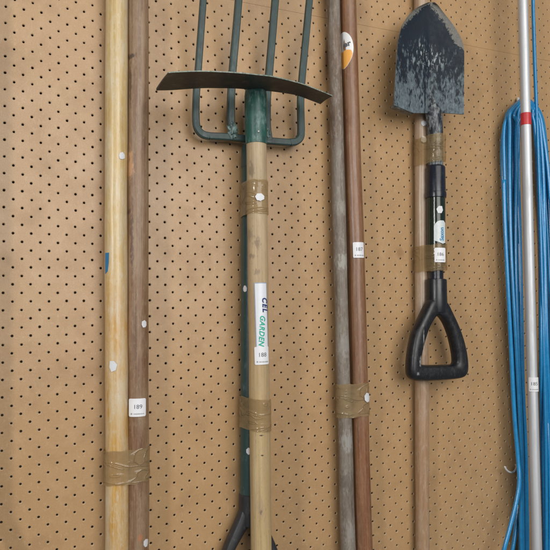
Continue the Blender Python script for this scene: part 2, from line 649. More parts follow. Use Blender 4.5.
# wall behind the sheets, dark through the holes
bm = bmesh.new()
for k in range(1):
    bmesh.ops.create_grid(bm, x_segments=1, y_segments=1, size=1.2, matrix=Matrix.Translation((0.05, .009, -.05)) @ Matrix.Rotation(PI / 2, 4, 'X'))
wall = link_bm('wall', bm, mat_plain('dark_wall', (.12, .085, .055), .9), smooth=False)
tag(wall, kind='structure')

# ------------------------------------------------------------------ left pair of poles
def w_stop(c): return c

pole1 = Shaft('wooden_pole', 'pale yellow varnished wooden pole, leftmost of all, with blue tape scrap', 'pole', (116.5, 0), (116.5, 550), 2.1, 22.3)
z = pole1.z
M_P1 = mat_wood('pale_varnished_wood', (.62, .50, .28), (.53, .40, .19), (.40, .265, .10), .36, 300, .02, (.42, .66), (.58, .55, .44), .6, .3, (.2, .14, .08),
                seed=1, grad=[(0, (.88, .66, .32)), (z(470), (.94, .72, .38)), (z(330), (1, .78, .46)), (z(220), (1, .92, .74)), (z(0), (1, .98, .94)), (pole1.len, (1, 1, 1))], coat=.2, bump=.25, fine=.6,
                patina=.35, patina_col=(.60, .56, .46))
pole1.pole_mesh(M_P1, seed=1)
sticker(pole1, 121.8, 156, 6.5, 8, 1)
sticker(pole1, 113, 366, 8.5, 12, 2, 6)
M_BTAPE = mat_plain('blue_tape', (.02, .17, .36), .4)
th, zz = pole1.loc(107.6, 262)
pole1.patch('tape_scrap', [(-.004, .011), (.0026, .011), (.0022, .0), (.0008, -.011), (-.004, -.014)], th, zz, M_BTAPE)

pole2 = Shaft('wooden_pole', 'weathered brown wooden pole with white 189 label beside the yellow pole', 'pole', (138.2, 0), (137.2, 550), 2.0, 21.6)
z = pole2.z
r2 = pole2.r
def on2(u, v):
    t, q = pole2.loc(u, v); return (r2 * math.sin(t), -r2 * math.cos(t), q)
M_P2 = mat_wood('weathered_brown_wood', (.32, .215, .13), (.22, .135, .078), (.11, .062, .035), .42, 330, .022, (.42, .64), (.31, .225, .14), .6, .4, (.07, .045, .03), seed=4, patina=.3, patina_col=(.36, .265, .17),
                grad=[(0, (.80, .66, .58)), (z(430), (.82, .68, .58)), (z(300), (.9, .79, .7)), (z(120), (1.0, 1, 1)), (pole2.len, (1, 1, 1))],
                spots=[(on2(132, 56), (.008, .012, .005), (.06, .038, .025), .9), (on2(130.5, 85), (.0012, .008, .035), (.08, .05, .03), .8), (on2(134.5, 100), (.003, .01, .06), (.16, .085, .05), .6), (on2(141, 110), (.003, .01, .05), (.30, .22, .15), .5), (on2(136, 330), (.0015, .01, .06), (.10, .06, .035), .6), (on2(141, 465), (.0016, .01, .05), (.09, .05, .03), .6),
                       (on2(130, 165), (.005, .012, .022), (.50, .28, .14), .75), (on2(132, 240), (.0022, .008, .05), (.10, .055, .04), .8),
                       (on2(128, 212), (.004, .01, .004), (.09, .05, .035), .8), (on2(140, 538), (.003, .01, .005), (.42, .15, .055), .6)], bump=.35)
pole2.pole_mesh(M_P2, seed=5)
sticker(pole2, 144, 324, 6.5, 8, 3)
sticker(pole2, 145.6, 543, 7, 9, 4)
lot_label(pole2, 137.3, 407.6, 16.6, 17.6, '189', numdx=.03)


def tape_wrap(name, label, a, b, v0, v1, mat, seed=0, off=.0012, u=None, slant=0.0, group=None, ra=None, rb=None, rag=.0018):
    """film stretched round two shafts between photo rows v0 (upper) and v1 (lower)"""
    N, ROWS = 72, 14
    bm = bmesh.new(); rings = []
    for i in range(ROWS + 1):
        t = i / ROWS
        v = v0 + (v1 - v0) * t
        pa = a.base + a.d * a.z(v); zw = pa.z
        pb = b.base + b.d * ((zw - b.base.z) / b.d.z)
        pts = []
        for c, r in ((pa, (ra or a.r) + off), (pb, (rb or b.r) + off)):
            for k in range(N):
                pts.append((c.x + r * math.cos(2 * PI * k / N), c.y + r * math.sin(2 * PI * k / N)))
        pts = sorted(set(pts))
        cr = lambda o, p, q: (p[0] - o[0]) * (q[1] - o[1]) - (p[1] - o[1]) * (q[0] - o[0])
        lo, up = [], []
        for p in pts:
            while len(lo) >= 2 and cr(lo[-2], lo[-1], p) <= 0: lo.pop()
            lo.append(p)
        for p in reversed(pts):
            while len(up) >= 2 and cr(up[-2], up[-1], p) <= 0: up.pop()
            up.append(p)
        hull = lo[:-1] + up[:-1]
        # resample by arc length, starting at the smallest x
        L = [0]
        for k in range(len(hull)):
            p, q = hull[k], hull[(k + 1) % len(hull)]
            L.append(L[-1] + math.hypot(q[0] - p[0], q[1] - p[1]))
        ring = []
        for k in range(N):
            s = L[-1] * k / N
            j = max(jj for jj in range(len(hull)) if L[jj] <= s + 1e-12)
            f = (s - L[j]) / max(1e-9, L[j + 1] - L[j])
            p, q = hull[j], hull[(j + 1) % len(hull)]
            x, y = p[0] + (q[0] - p[0]) * f, p[1] + (q[1] - p[1]) * f
            edge = max(0, 1 - min(t, 1 - t) * 5)
            ang = 2 * PI * k / N
            zj = edge * rag * noise.noise(Vector((math.cos(ang) * 2.2, math.sin(ang) * 2.2, seed + i * .01)))
            cxm, cym = (pa.x + pb.x) / 2, (pa.y + pb.y) / 2
            wr = .0006 * noise.noise(Vector((k * .16, i * .3, seed))) + .0004
            dv = Vector((x - cxm, y - cym, 0)); dv = dv.normalized() if dv.length > 0 else dv
            ring.append(bm.verts.new((x + dv.x * wr, y + dv.y * wr, zw + zj + slant * (x - cxm))))
        rings.append(ring)
    for i in range(ROWS):
        for k in range(N):
            bm.faces.new((rings[i][k], rings[i][(k + 1) % N], rings[i + 1][(k + 1) % N], rings[i + 1][k]))
    c = sum((v.co for v in bm.verts), Vector()) / len(bm.verts)
    bm.transform(Matrix.Translation(-c))
    o = link_bm(name, bm, mat)
    o.location = c
    return tag(o, label, 'tape', group or 'bands of brown packing tape')


tape_wrap('packing_tape', 'brown packing tape band joining the yellow pole and the 189 pole', pole1, pole2, 449, 483, M_TAPE, 1)

# ------------------------------------------------------------------ garden fork and hoe
M_GREEN = mat_painted('dark_green_paint', (.026, .056, .052), (.20, .25, .24), .42, (.6, .72), 140, (.03, .04, .042))
M_HOEGREEN = mat_painted('worn_green_paint', (.018, .088, .070), (.22, .32, .30), .4, (.50, .66), 90, (.02, .055, .05), strength=.75)
M_BLADE = mat_painted('dark_hoe_steel', (.028, .035, .033), (.12, .085, .065), .5, (.51, .66), 75, (.025, .05, .045))
M_LITEDGE = mat_painted('lit_green_edge', (.10, .15, .12), (.32, .36, .30), .45, (.42, .6), 200)  # paler green for the blade's front edge, its lit rim put into the colour
M_GRIP = mat_painted('scuffed_black_plastic', (.022, .023, .026), (.11, .115, .12), .45, (.55, .75), 90)
M_SHAFTGREEN = mat_painted('green_tube_coating', (.022, .055, .052), (.09, .14, .15), .35, (.55, .75), 120)

fork = Shaft('garden_fork', 'dark green garden fork with four upright tines behind the hoe', 'garden fork', (251.6, 140), (250, 500), 1.9, 20, (0, .05))
fr = fork.r
zt = fork.z(146); zb = fork.z(494)
fork.pole_mesh(M_SHAFTGREEN, 'shaft', zb - .02, zt, wob=.0001, bend=0)
fork.lathe('socket', [(zt - .03, fr * 1.03), (zt - .028, fr * 1.08), (zt - .004, fr * 1.02), (zt + .006, fr * .55)], M_GREEN)
sticker(fork, 249, 451, 6, 7, 6)
sticker(fork, 245.2, 289, 5, 7, 8)


def bar(bm, pts, ws, ts):
    """rounded bar of width ws (across the view) and thickness ts"""
    tube(bm, pts, ws, 10, True)


def px_path(ctrl, sub=8):
    return catmull([at(*c) for c in ctrl], sub)


# crossbar with the two outer tines: one bent rod; two welded inner tines
bm = bmesh.new()
outer = [(209, 136.2, 2), (222, 136.8, 2), (238, 138, 2), (252, 139.4, 2), (266, 140.8, 2), (280, 141.9, 2), (290, 142.6, 2)]
pts = px_path(outer, 6)
flatbar(bm, pts, [px2m(7.0, pts[0]) / 2] * len(pts))
autosmooth(link_bm('crossbar', bm, M_GREEN, fork.root, world=True), 25)


def tine(ctrl, w0, w1):
    bm = bmesh.new()
    pts = px_path(ctrl, 8)
    n = len(pts)
    rad = [px2m(w0 + (w1 - w0) * i / (n - 1), pts[i]) / 2 for i in range(n)]
    flatbar(bm, pts, rad)
    o = autosmooth(link_bm('tine', bm, M_GREEN, fork.root, world=True), 25)
    return o


tine([(209, 136.2, 2), (203, 134.6, 2), (198.5, 130.5, 2), (196.2, 124, 2), (195.8, 112, 2.1), (196.2, 96, 2.3), (198, 72, 2.8), (200.6, 36, 3.9), (203.2, 0, 5.2), (206, -40, 7), (208.5, -80, 8.6), (209.5, -100, 9.2)], 7.2, 6.0)
tine([(290, 142.6, 2), (296, 141.6, 2), (300, 137.6, 2), (301, 131, 2), (300.8, 118, 2.1), (300.6, 100, 2.3), (302.0, 78, 2.8), (305.6, 40, 3.9), (309.4, 0, 5.2), (313.4, -40, 7), (317, -80, 8.6), (318.6, -100, 9.2)], 7.2, 6.0)
tine([(234.5, 138, 2), (231.2, 124, 2), (230.8, 110, 2.1), (231.2, 94, 2.3), (232.6, 70, 2.8), (235.8, 34, 3.9), (238.6, 0, 5.2), (241.8, -40, 7), (244.6, -80, 8.6), (245.6, -100, 9.2)], 7.8, 6.4)
tine([(268.5, 140.6, 2), (266.8, 128, 2), (266.6, 112, 2.1), (267.2, 94, 2.3), (269.3, 70, 2.8), (272.4, 34, 3.9), (275.2, 0, 5.2), (278.8, -40, 7), (282, -80, 8.6), (283.4, -100, 9.2)], 7.8, 6.4)
# lumpy welds where the inner tines meet the bar
for (u, v, s) in ((233, 131, 1.0), (267.5, 134, .6)):
    bm = bmesh.new()
    bmesh.ops.create_icosphere(bm, subdivisions=4, radius=1)
    c = at(u, v, 2.35)
    for vt in bm.verts:
        d = vt.co.normalized()
        k = .0068 * s * (1 + .55 * noise.noise(d * 2.1 + Vector((u, 0, 0))) + .3 * noise.noise(d * 6))
        vt.co = c + Vector((d.x * k * .95, d.y * k * .75, d.z * k * 1.5))
    link_bm('weld', bm, mat_painted('weld_bead', (.05, .09, .085), (.30, .40, .37), .45, (.46, .6), 220), fork.root, world=True)
# D grip of the fork (runs out of the frame)


def d_grip(name, pairs, h, thick, mat, parent, bulge=None):
    """closed loop of (outer, inner) pixel pairs lofted as a rounded frame"""
    bm = bmesh.new(); rings = []
    S = 10
    n = len(pairs)
    for i, (o, q) in enumerate(pairs):
        O, I = at(*o, h), at(*q, h)
        c = (O + I) / 2; w = (O - I) / 2
        th = thick[i] if isinstance(thick, list) else thick
        ring = []
        for k in range(S):
            a = 2 * PI * k / S
            ca, sa = math.cos(a), math.sin(a)
            pw = .72
            x = math.copysign(abs(ca) ** pw, ca); y = math.copysign(abs(sa) ** pw, sa)
            ring.append(bm.verts.new(c + w * x + Vector((0, -th * y, 0))))
        rings.append(ring)
    for i in range(n):
        for k in range(S):
            bm.faces.new((rings[i][k], rings[i][(k + 1) % S], rings[(i + 1) % n][(k + 1) % S], rings[(i + 1) % n][k]))
    o = link_bm(name, bm, mat, parent, world=True)
    sd = o.modifiers.new('sub', 'SUBSURF'); sd.levels = 2; sd.render_levels = 2
    return o


lf = [((250, 500), (250, 526)), ((241, 503), (247, 528)), ((238.5, 512), (243.5, 533)), ((234.5, 522), (239.5, 540)), ((228.5, 535), (234.5, 548)), ((222.5, 549), (231, 558)), ((218, 566), (228.5, 572)),
      ((215.5, 590), (227, 592)), ((215, 608), (226.5, 603)), ((218, 616), (229, 604.5)), ((233, 618), (236, 605)), ((250, 618), (250, 605))]
rf = [((500 - a[0], a[1]), (500 - b[0], b[1])) for a, b in reversed(lf[1:-1])]
d_grip('grip', lf + rf, 1.9, .010, M_GRIP, fork.root)
fork.lathe('grip_collar', [(fork.z(524), fr * .95), (fork.z(508), fr * 1.12), (zb, fr * 1.1), (zb + .0015, fr * 1.0)], M_GRIP)

# spade added out of view, shaped to cast the strip and curved shadow at left
spade = Shaft('added_spade', 'added unseen spade with black grip, casting the shadow at the left edge', 'spade', (-29, 60), (-29, 500), 2.3, 21, (.3, .05))
spade.pole_mesh(M_SHAFTGREEN, 'shaft', spade.z(494) - .02, spade.len - .02, wob=.0001, bend=0)
sp_pairs = [((a[0] - 279, a[1]), (b[0] - 279, b[1])) for a, b in lf + rf]
d_grip('grip', sp_pairs, 2.3, .010, M_GRIP, spade.root)
bm = bmesh.new()
bmesh.ops.create_grid(bm, x_segments=12, y_segments=16, size=1)
zc_ = spade.len + .08
for vt in bm.verts:
    x, y = vt.co.x, vt.co.y
    wdt = .085 * (1 - .22 * max(0, y) ** 3)
    vt.co = Vector((x * wdt, -.004 - .012 * x * x + .006 * y, zc_ + y * .13))
ret = bmesh.ops.solidify(bm, geom=bm.faces[:], thickness=.002)
link_bm('blade', bm, M_GREEN, spade.root)

hoe = Shaft('garden_hoe', 'hoe with curved green blade and pale wooden handle in front of the fork', 'hoe', (256.3, 142), (261.2, 550), 4.5, 20.6, (.12, .12))
hr = hoe.r
def onh(u, v):
    t, q = hoe.loc(u, v); return (hr * math.sin(t), -hr * math.cos(t), q)
zs = hoe.z(143)
M_HW = mat_wood('pale_ash_wood', (.50, .41, .27), (.44, .345, .21), (.32, .23, .13), .55, 260, .02, (.5, .72), (.30, .235, .15), .6, .35, (.10, .075, .05), seed=8,
                grad=[(0, (1, .92, .72)), (hoe.z(430), (1.0, .93, .75)), (hoe.z(330), (.96, .86, .72)), (hoe.z(200), (1, .97, .95)), (hoe.len, (.95, .95, .95))],
                spots=[(onh(252, 170), (.004, .01, .012), (.17, .12, .08), .6), (onh(257, 243), (.005, .01, .009), (.16, .11, .07), .6), (onh(252, 256), (.006, .01, .004), (.2, .14, .09), .6),
                       (onh(257, 272), (.005, .01, .005), (.2, .15, .1), .6), (onh(261, 435.5), (.0032, .008, .0011), (.05, .03, .02), .95), (onh(262.5, 455.5), (.003, .008, .001), (.05, .03, .02), .95),
                       (onh(261, 512), (.002, .008, .004), (.08, .055, .04), .8), (onh(250, 235), (.003, .01, .01), (.2, .15, .1), .5), (onh(260.5, 508), (.006, .01, .014), (.3, .22, .15), .4)], bump=.35, patina=.4, patina_col=(.36, .28, .18))
hoe.pole_mesh(M_HW, 'handle', 0, zs + .01, seed=9, bend=.0006)
zt = hoe.z(87)
hoe.lathe('socket', [(zs - .002, hr * .99), (zs - .0018, hr * 1.07), (zs + .02, hr * 1.10), (zs + .05, hr * 1.13), (zt - .012, hr * 1.12), (zt - .003, hr * 1.02), (zt + .006, hr * .9)], M_HOEGREEN)
bm = bmesh.new()                       # weld bead where the socket meets the blade
pts = [Vector((hr * 1.06 * math.sin(2 * PI * k / 40), -hr * 1.06 * math.cos(2 * PI * k / 40), zt - .0005 + .0012 * noise.noise(Vector((k * .9, 3, 1))))) for k in range(41)]
tube(bm, pts, [.0021 * (1 + .4 * noise.noise(Vector((k * 1.7, 0, 2)))) for k in range(40)] + [.0021], 8, True)
link_bm('weld', bm, mat_painted('weld_green', (.03, .085, .07), (.2, .27, .24), .45, (.46, .62), 250), hoe.root)
rv = hoe.loc(258.5, 131.5, hr * 1.09)
bm = bmesh.new()
bmesh.ops.create_uvsphere(bm, u_segments=12, v_segments=8, radius=.0019)
bm.transform(Matrix.Translation((hr * 1.09 * math.sin(rv[0]), -hr * 1.09 * math.cos(rv[0]), rv[1])))
link_bm('rivet', bm, mat_plain('zinc_rivet', (.45, .5, .48), .35, .6), hoe.root)

# hoe blade: bowed plate, cutting edge towards the viewer, underside seen
front = [(168.5, 73.0), (180, 72.2), (200, 71.6), (220, 72.2), (240, 73.4), (258, 75.2), (275, 77.4), (300, 83.6), (318, 90.2), (332.5, 96.2)]
back = [(156.3, 90.5), (172, 90.2), (198, 88.4), (218, 88.2), (236, 88.6), (254, 90), (272, 91.5), (295, 95), (309, 99.8), (320.5, 104.2)]
fp = catmull([at(u, v, 12.0 - 3.6 * (i / 9) ** 3) for i, (u, v) in enumerate(front)], 4)
bp = catmull([at(u, v, 5.2) for u, v in back], 4)
bm = bmesh.new(); rows = []
NV = 8
th_ = .0028
for a, b in zip(bp, fp):
    top = []; bot = []
    for j in range(NV + 1):
        t = j / NV
        p = a.lerp(b, t) + Vector((0, 0, .001 * math.sin(PI * t)))
        tk = th_ * (1 - .55 * t)
        bot.append(bm.verts.new(p)); top.append(bm.verts.new(p + Vector((0, 0, tk))))
    rows.append((bot, top))
edge_f = []
for i in range(len(rows) - 1):
    (b0, t0), (b1, t1) = rows[i], rows[i + 1]
    for j in range(NV):
        bm.faces.new((b0[j], b1[j], b1[j + 1], b0[j + 1])); bm.faces.new((t0[j], t0[j + 1], t1[j + 1], t1[j]))
    edge_f.append(bm.faces.new((b0[NV], b1[NV], t1[NV], t0[NV])))
    bm.faces.new((b0[0], t0[0], t1[0], b1[0]))
for (b0, t0), flip in ((rows[0], 0), (rows[-1], 1)):
    for j in range(NV): bm.faces.new((b0[j], b0[j + 1], t0[j + 1], t0[j]) if not flip else (b0[j], t0[j], t0[j + 1], b0[j + 1]))
for f in edge_f: f.material_index = 1
o = link_bm('blade', bm, [M_BLADE, M_LITEDGE], hoe.root, world=True)
autosmooth(o, 30)

sticker(hoe, 259.8, 197, 9.5, 8, 9, 8, r=hr + .0022)
# long printed label
p = at(262, 320, 5.8)
th, zc = hoe.loc(261.8, 320)
W, H = px2m(13.2, p), px2m(75, p)
border = hoe.patch('maker_label', rrect(W, H, .0006, rot=.018), th, zc, mat_plain('label_border', (.28, .33, .42), .4), lift=.0008)
hoe.patch('label_face', rrect(W * .86, H * .975, .0005, rot=.018), th, zc, mat_plain('label_white', (.66, .69, .72), .35, var=.06), lift=.0010, parent=border)
t1, z1 = hoe.loc(264.2, 304.5)
hoe.text('lettering', 'CEL', px2m(7.6, p), t1, z1, M_NAVY, border, rot=-PI / 2 + .03, shear=.25, bold=.035, sx=1.0, space=1.25, lift=.0013)
t1, z1 = hoe.loc(261.6, 330.3)
hoe.text('lettering', 'GARDEN', px2m(7.0, p), t1, z1, M_GREENINK, border, rot=-PI / 2 - .06, shear=.3, bold=.03, space=1.12, lift=.0013)
lot_label(hoe, 262.2, 355.6, 14.2, 17, '188', rot=.02)
tape_wrap('packing_tape', 'upper packing tape band on the hoe handle with a white sticker', fork, hoe, 185, 217.5, M_TAPE, 5)
tape_wrap('packing_tape', 'crumpled packing tape band low on the hoe handle below the lot label', fork, hoe, 396, 427, M_TAPE, 9, slant=-.12)

# ------------------------------------------------------------------ middle pair of poles
pole3 = Shaft('wooden_pole', 'weathered grey wooden pole just right of the hoe blade', 'pole', (333.6, 0), (348.0, 550), 2.1, 14.4)
M_P3 = mat_wood('grey_weathered_wood', (.22, .165, .12), (.145, .105, .075), (.07, .048, .034), .55, 300, .03, (.40, .62), (.235, .21, .175), .8, .5, (.05, .04, .03), seed=12, patina=.45, patina_col=(.34, .32, .275),
                grad=[(0, (1, 1.02, 1.04)), (pole3.z(300), (1, 1.03, 1.05)), (pole3.z(150), (.98, .93, .9)), (pole3.len, (.98, .9, .84))], bump=.5,
                spots=[((0, -.007, pole3.z(v_)), (.012, .02, l_), c_, a_) for v_, l_, c_, a_ in ((208, .012, (.34, .33, .29), .5), (262, .013, (.36, .36, .32), .7), (345, .02, (.3, .3, .28), .45), (440, .016, (.33, .33, .31), .6), (480, .02, (.08, .065, .055), .5), (530, .02, (.3, .29, .26), .5))])
pole3.pole_mesh(M_P3, seed=13, wob=.0009, rends=(pole3.r * 1.03, pole3.r * .87))
pole4 = Shaft('wooden_pole', 'reddish brown wooden pole with a white and orange oval sticker', 'pole', (348.2, 0), (363.9, 550), 1.9, 17.0)
M_P4 = mat_wood('reddish_brown_wood', (.28, .138, .062), (.195, .088, .038), (.095, .043, .022), .4, 320, .022, (.45, .7), (.25, .16, .095), .6, .4, (.05, .028, .02), seed=16, patina=.3, patina_col=(.33, .205, .125),
                grad=[(0, (1.0, .93, .88)), (pole4.z(430), (1.03, .93, .86)), (pole4.z(300), (1, 1, 1)), (pole4.len, (1, .95, .95))], coat=.2, bump=.4)
pole4.pole_mesh(M_P4, seed=17)
p = at(345, 48, 3.2)
th, zc = pole4.loc(343.6, 49)
k = px2m(1, p)
ov = []
for i in range(40):
    a = 2 * PI * i / 40
    x, y = math.cos(a), math.sin(a)
    hh = 17 if y > 0 else 21
    ww = 9.4 * (1 if y > 0 else (1 - .28 * (-y) ** 2))
    ov.append((x * ww * k * 1.12, y * hh * k))
badge = pole4.patch('oval_sticker', ov, th, zc, mat_plain('sticker_white', (.72, .73, .72), .35, var=.04))
badge['label'] = 'white oval sticker with an orange lower half and the letters er'
yo = -3.5
low = [(x, y) for x, y in ov if y < yo * k]
low = sorted(low, key=lambda q: math.atan2(q[1] + 10 * k, q[0]))
# lower half, top edge bowed
lowp = [(x * .97, y * .985) for x, y in ov if y < yo * k]
lowp = lowp + [(8.2 * k, -2.6 * k), (3.5 * k, -2.0 * k), (-3 * k, -4.0 * k)]
ca = (sum(q[0] for q in lowp) / len(lowp), sum(q[1] for q in lowp) / len(lowp))
lowp.sort(key=lambda q: math.atan2(q[1] - ca[1], q[0] - ca[0]))
pole4.patch('orange_field', lowp, th, zc, mat_plain('sticker_orange', (.75, .36, .07), .35, var=.06), parent=badge, lift=.0011)
t1, z1 = pole4.loc(347.2, 44.2)
pole4.text('lettering', 'er', px2m(8.0, p), t1, z1, M_INK, badge, rot=.2, lift=.0013, bold=.03)
lot_label(pole4, 359, 250, 11.6, 15.4, '187')
tape_wrap('packing_tape', 'packing tape band around the grey and reddish pole pair', pole3, pole4, 383.5, 417, M_TAPE, 13)
sticker(pole4, 367, 397.5, 7, 11, 15, 7, r=pole4.r + .0022)

# ------------------------------------------------------------------ shovel and the pole behind it
pole5 = Shaft('wooden_pole', 'thin pale wooden pole standing behind the small shovel', 'pole', (421.0, 0), (422.4, 550), 1.4, 13.4)
M_P5 = mat_wood('thin_pale_wood', (.40, .30, .20), (.34, .24, .155), (.24, .155, .095), .4, 320, .018, (.45, .7), (.42, .34, .26), .5, .2, (.12, .08, .05), seed=21,
                grad=[(0, (.92, .8, .66)), (pole5.z(420), (1.0, .85, .70)), (pole5.z(300), (1, .98, .96)), (pole5.len, (1.1, 1.1, 1.12))], coat=.3, bump=.2, patina=.35, patina_col=(.46, .38, .29))
pole5.pole_mesh(M_P5, seed=22)
sticker(pole5, 423.6, 123.3, 6, 6, 23, 7)
sticker(pole5, 423.8, 139.5, 6.5, 6.5, 24, 7, r=pole5.r + .002)

M_SHOVEL = None


def shovel_blade_mat():
    q = NB('cement_stained_blade')
    z = q.axis(2)
    st = q.noise(260, (1, 1, .5), 8, .74, (2, 2, 2), .6)
    st2 = q.noise(55, (1, 1, .6), 5, .6, (6, 1, 2), .5)
    scr = q.noise(250, (1, 1, .38), 5, .62, (1, 5, 3), .5)
    paint = q.mix(st2, (.004, .008, .014), (.011, .020, .032))
    cem = q.mix(q.ramp(st, [(.3, 0), (.7, 1)]), (.030, .048, .060), (.19, .24, .262))
    mr = q.n('ShaderNodeMapRange'); mr.inputs['From Min'].default_value = ZT_; mr.inputs['From Max'].default_value = ZL_
    q.l(z, mr.inputs['Value'])
    g = mr.outputs[0]
    nm = q.math('ADD', q.math('MULTIPLY', scr, .65), q.math('MULTIPLY', st2, .35))
    thr = q.math('SUBTRACT', .665, q.math('MULTIPLY', g, .27))
    cov = q.math('DIVIDE', q.math('SUBTRACT', nm, thr), .09, clamp=True)
    c = q.mix(q.math('MULTIPLY', cov, .9), paint, cem)
    chips = q.math('MULTIPLY', q.ramp(scr, [(.53, 0), (.60, 1)]), q.spot((XC_, 0, ZCHIP_), (.042, 1, .027), .7, .2, 60))
    c = q.mix(q.math('MULTIPLY', chips, .85), c, (.34, .39, .40))
    at_ = q.n('ShaderNodeAttribute', attribute_name='margin')
    wear = q.math('ADD', at_.outputs['Fac'], q.math('MULTIPLY', q.math('SUBTRACT', q.noise(230, detail=7, rough=.75, loc=(4, 4, 4)), .5), 17))
    worn = q.mix(q.noise(420, detail=5), (.085, .085, .075), (.25, .245, .215))
    c = q.mix(q.math('MULTIPLY', q.ramp(wear, [(0, 0), (.9, 1)]), .9), c, worn)
    return q, c


# geometry of the blade from its outline
outline = [  # v, u_left, u_right
    (2.2, 428.5, 434.5), (4.5, 423, 437.5), (8, 416.6, 440.2), (12, 411.8, 443.2), (18, 407, 448), (24, 403.4, 452.6), (30, 401, 456.6), (36, 399.2, 460.0), (43.5, 398, 463.0),
    (52, 397.2, 464.2), (62, 396.6, 464.3), (74, 395.8, 464.2), (86, 395.2, 464.1), (96, 394.6, 464.0)]
shovel = Shaft('small_shovel', 'small black shovel with cement stained blade up and black grip down', 'shovel', (435.3, 112), (436.3, 280), 3.4, 19.0, (0, .08))
sr = shovel.r
NC = 28


def blade_h(s, t):
    """height off the board: dished, tip leaning back a little"""
    return 4.1 + .75 * (abs(s) ** 2.2) - .5 * math.exp(-(s / .1) ** 2) * max(0, t - .25) + .25 * t - .45 * (1 - t) ** 2 * (1 - 0)


grid = []
for i, (v, ul, ur) in enumerate(outline):
    t = i / (len(outline) - 1)
    row = []
    for j in range(NC + 1):
        s = -1 + 2 * j / NC
        vv = v + (4.0 * (1 - s * s) * 0)
        row.append((ul + (ur - ul) * j / NC, vv, s, t))
    grid.append(row)
# last row: shoulders, left one rises towards the left, dips near the neck
last = []
for j in range(NC + 1):
    s = -1 + 2 * j / NC
    u = 394 + (464 - 394) * j / NC
    v = 105.2 + (u - 394) * .40 if u < 414 else (113.0 if u < 440 else 112.6 + (u - 440) * .07)
    last.append((u, v, s, 1.0))
grid.append(last)
# densify rows
W = [[at(u, v, blade_h(s, t)) for (u, v, s, t) in row] for row in grid]
cols = [catmull([W[i][j] for i in range(len(W))], 3) for j in range(NC + 1)]
NR = len(cols[0])
# material in shovel local coordinates
loc = lambda u, v: shovel.Mi @ at(u, v, 5)
ZT_ = loc(430, 22).z; ZL_ = loc(430, 100).z; ZCHIP_ = loc(430, 54).z; XC_ = loc(429, 52).x
q, c = shovel_blade_mat()
# dark hand-shaped scrape loops: thin dark lines
wv = q.noise(45, (1, 1, .55), 2, .4, (3.3, 0, 1.7), 1.2)
ln = q.ramp(q.math('ABSOLUTE', q.math('SUBTRACT', wv, .5)), [(0, 1), (.012, 0)])
c = q.mix(q.math('MULTIPLY', q.math('MULTIPLY', ln, q.spot((loc(412, 66).x, 0, loc(412, 68).z), (.03, 1, .022), .5, .2, 80)), .8), c, (.012, .016, .02))
cr = q.spot((loc(428, 98).x, 0, loc(428, 96).z), (.0022, 1, .03), .7, .25, 90)
c = q.mix(q.math('MULTIPLY', cr, .9), c, (.012, .014, .017))
q.base(c)
q.set(Roughness=q.ramp(q.noise(150, detail=6), [(.3, .45), (.7, .75)]))
q.b.inputs['Specular IOR Level'].default_value = .3
q.bump(q.noise(260, (1, 1, .6), 7, .7), .4, .0008)
M_SHOVEL = q.mat
M_RIM2 = mat_painted('worn_blade_rim', (.05, .065, .07), (.25, .26, .25), .5, (.4, .62), 150)
bm = bmesh.new()
fr_, bk_ = [], []
LAY = bm.verts.layers.float.new('margin')
for j in range(NC + 1):
    fr_.append([bm.verts.new(p) for p in cols[j]])
    bk_.append([bm.verts.new(p + Vector((0, .0022, 0))) for p in cols[j]])
    sj = -1 + 2 * j / NC
    for i in range(NR):
        fi = i / 3
        k0 = min(int(fi), len(grid) - 2); ff = fi - k0
        v_ = grid[k0][j][1] * (1 - ff) + grid[k0 + 1][j][1] * ff
        hw = ((grid[k0][NC][0] - grid[k0][0][0]) * (1 - ff) + (grid[k0 + 1][NC][0] - grid[k0 + 1][0][0]) * ff) / 2
        d_ = (1 - abs(sj)) * hw * .72
        if sj > 0: band = 6.2 if v_ < 44 else 6.2 - (v_ - 44) * .9
        else: band = 4.4 - max(0, v_ - 12) * .2
        fr_[j][i][LAY] = max(-9.0, band - d_) if band > 1.2 else min(-2.0, 1.2 - d_)
rimf = []
for j in range(NC):
    for i in range(NR - 1):
        bm.faces.new((fr_[j][i], fr_[j][i + 1], fr_[j + 1][i + 1], fr_[j + 1][i]))
        bm.faces.new((bk_[j][i], bk_[j + 1][i], bk_[j + 1][i + 1], bk_[j][i + 1]))
    rimf.append(bm.faces.new((fr_[j][0], fr_[j + 1][0], bk_[j + 1][0], bk_[j][0])))
    rimf.append(bm.faces.new((fr_[j][-1], bk_[j][-1], bk_[j + 1][-1], fr_[j + 1][-1])))
for i in range(NR - 1):
    rimf.append(bm.faces.new((fr_[0][i], bk_[0][i], bk_[0][i + 1], fr_[0][i + 1])))
    rimf.append(bm.faces.new((fr_[NC][i], fr_[NC][i + 1], bk_[NC][i + 1], bk_[NC][i])))
for f in rimf: f.material_index = 1
blade = link_bm('blade', bm, [M_SHOVEL, M_RIM2], shovel.root, world=True)
autosmooth(blade, 50)
# folded tread along the left shoulder
bm = bmesh.new()
ptsT = [at(394.3, 105.4, 4.8), at(400, 107.8, 4.5), at(407, 110.4, 4.2), at(413, 112.6, 3.9)]
pr = []
for pT in ptsT:
    pr.append([bm.verts.new(pT + Vector((0, -.0008, .0006))), bm.verts.new(pT + Vector((0, -.0008, -.0022))), bm.verts.new(pT + Vector((0, .009, -.0018))), bm.verts.new(pT + Vector((0, .009, .0006)))])
for i in range(3):
    for k in range(4): bm.faces.new((pr[i][k], pr[i][(k + 1) % 4], pr[i + 1][(k + 1) % 4], pr[i + 1][k]))
bm.faces.new(pr[0]); bm.faces.new(list(reversed(pr[-1])))
link_bm('tread', bm, M_RIM2, shovel.root, smooth=False, world=True)
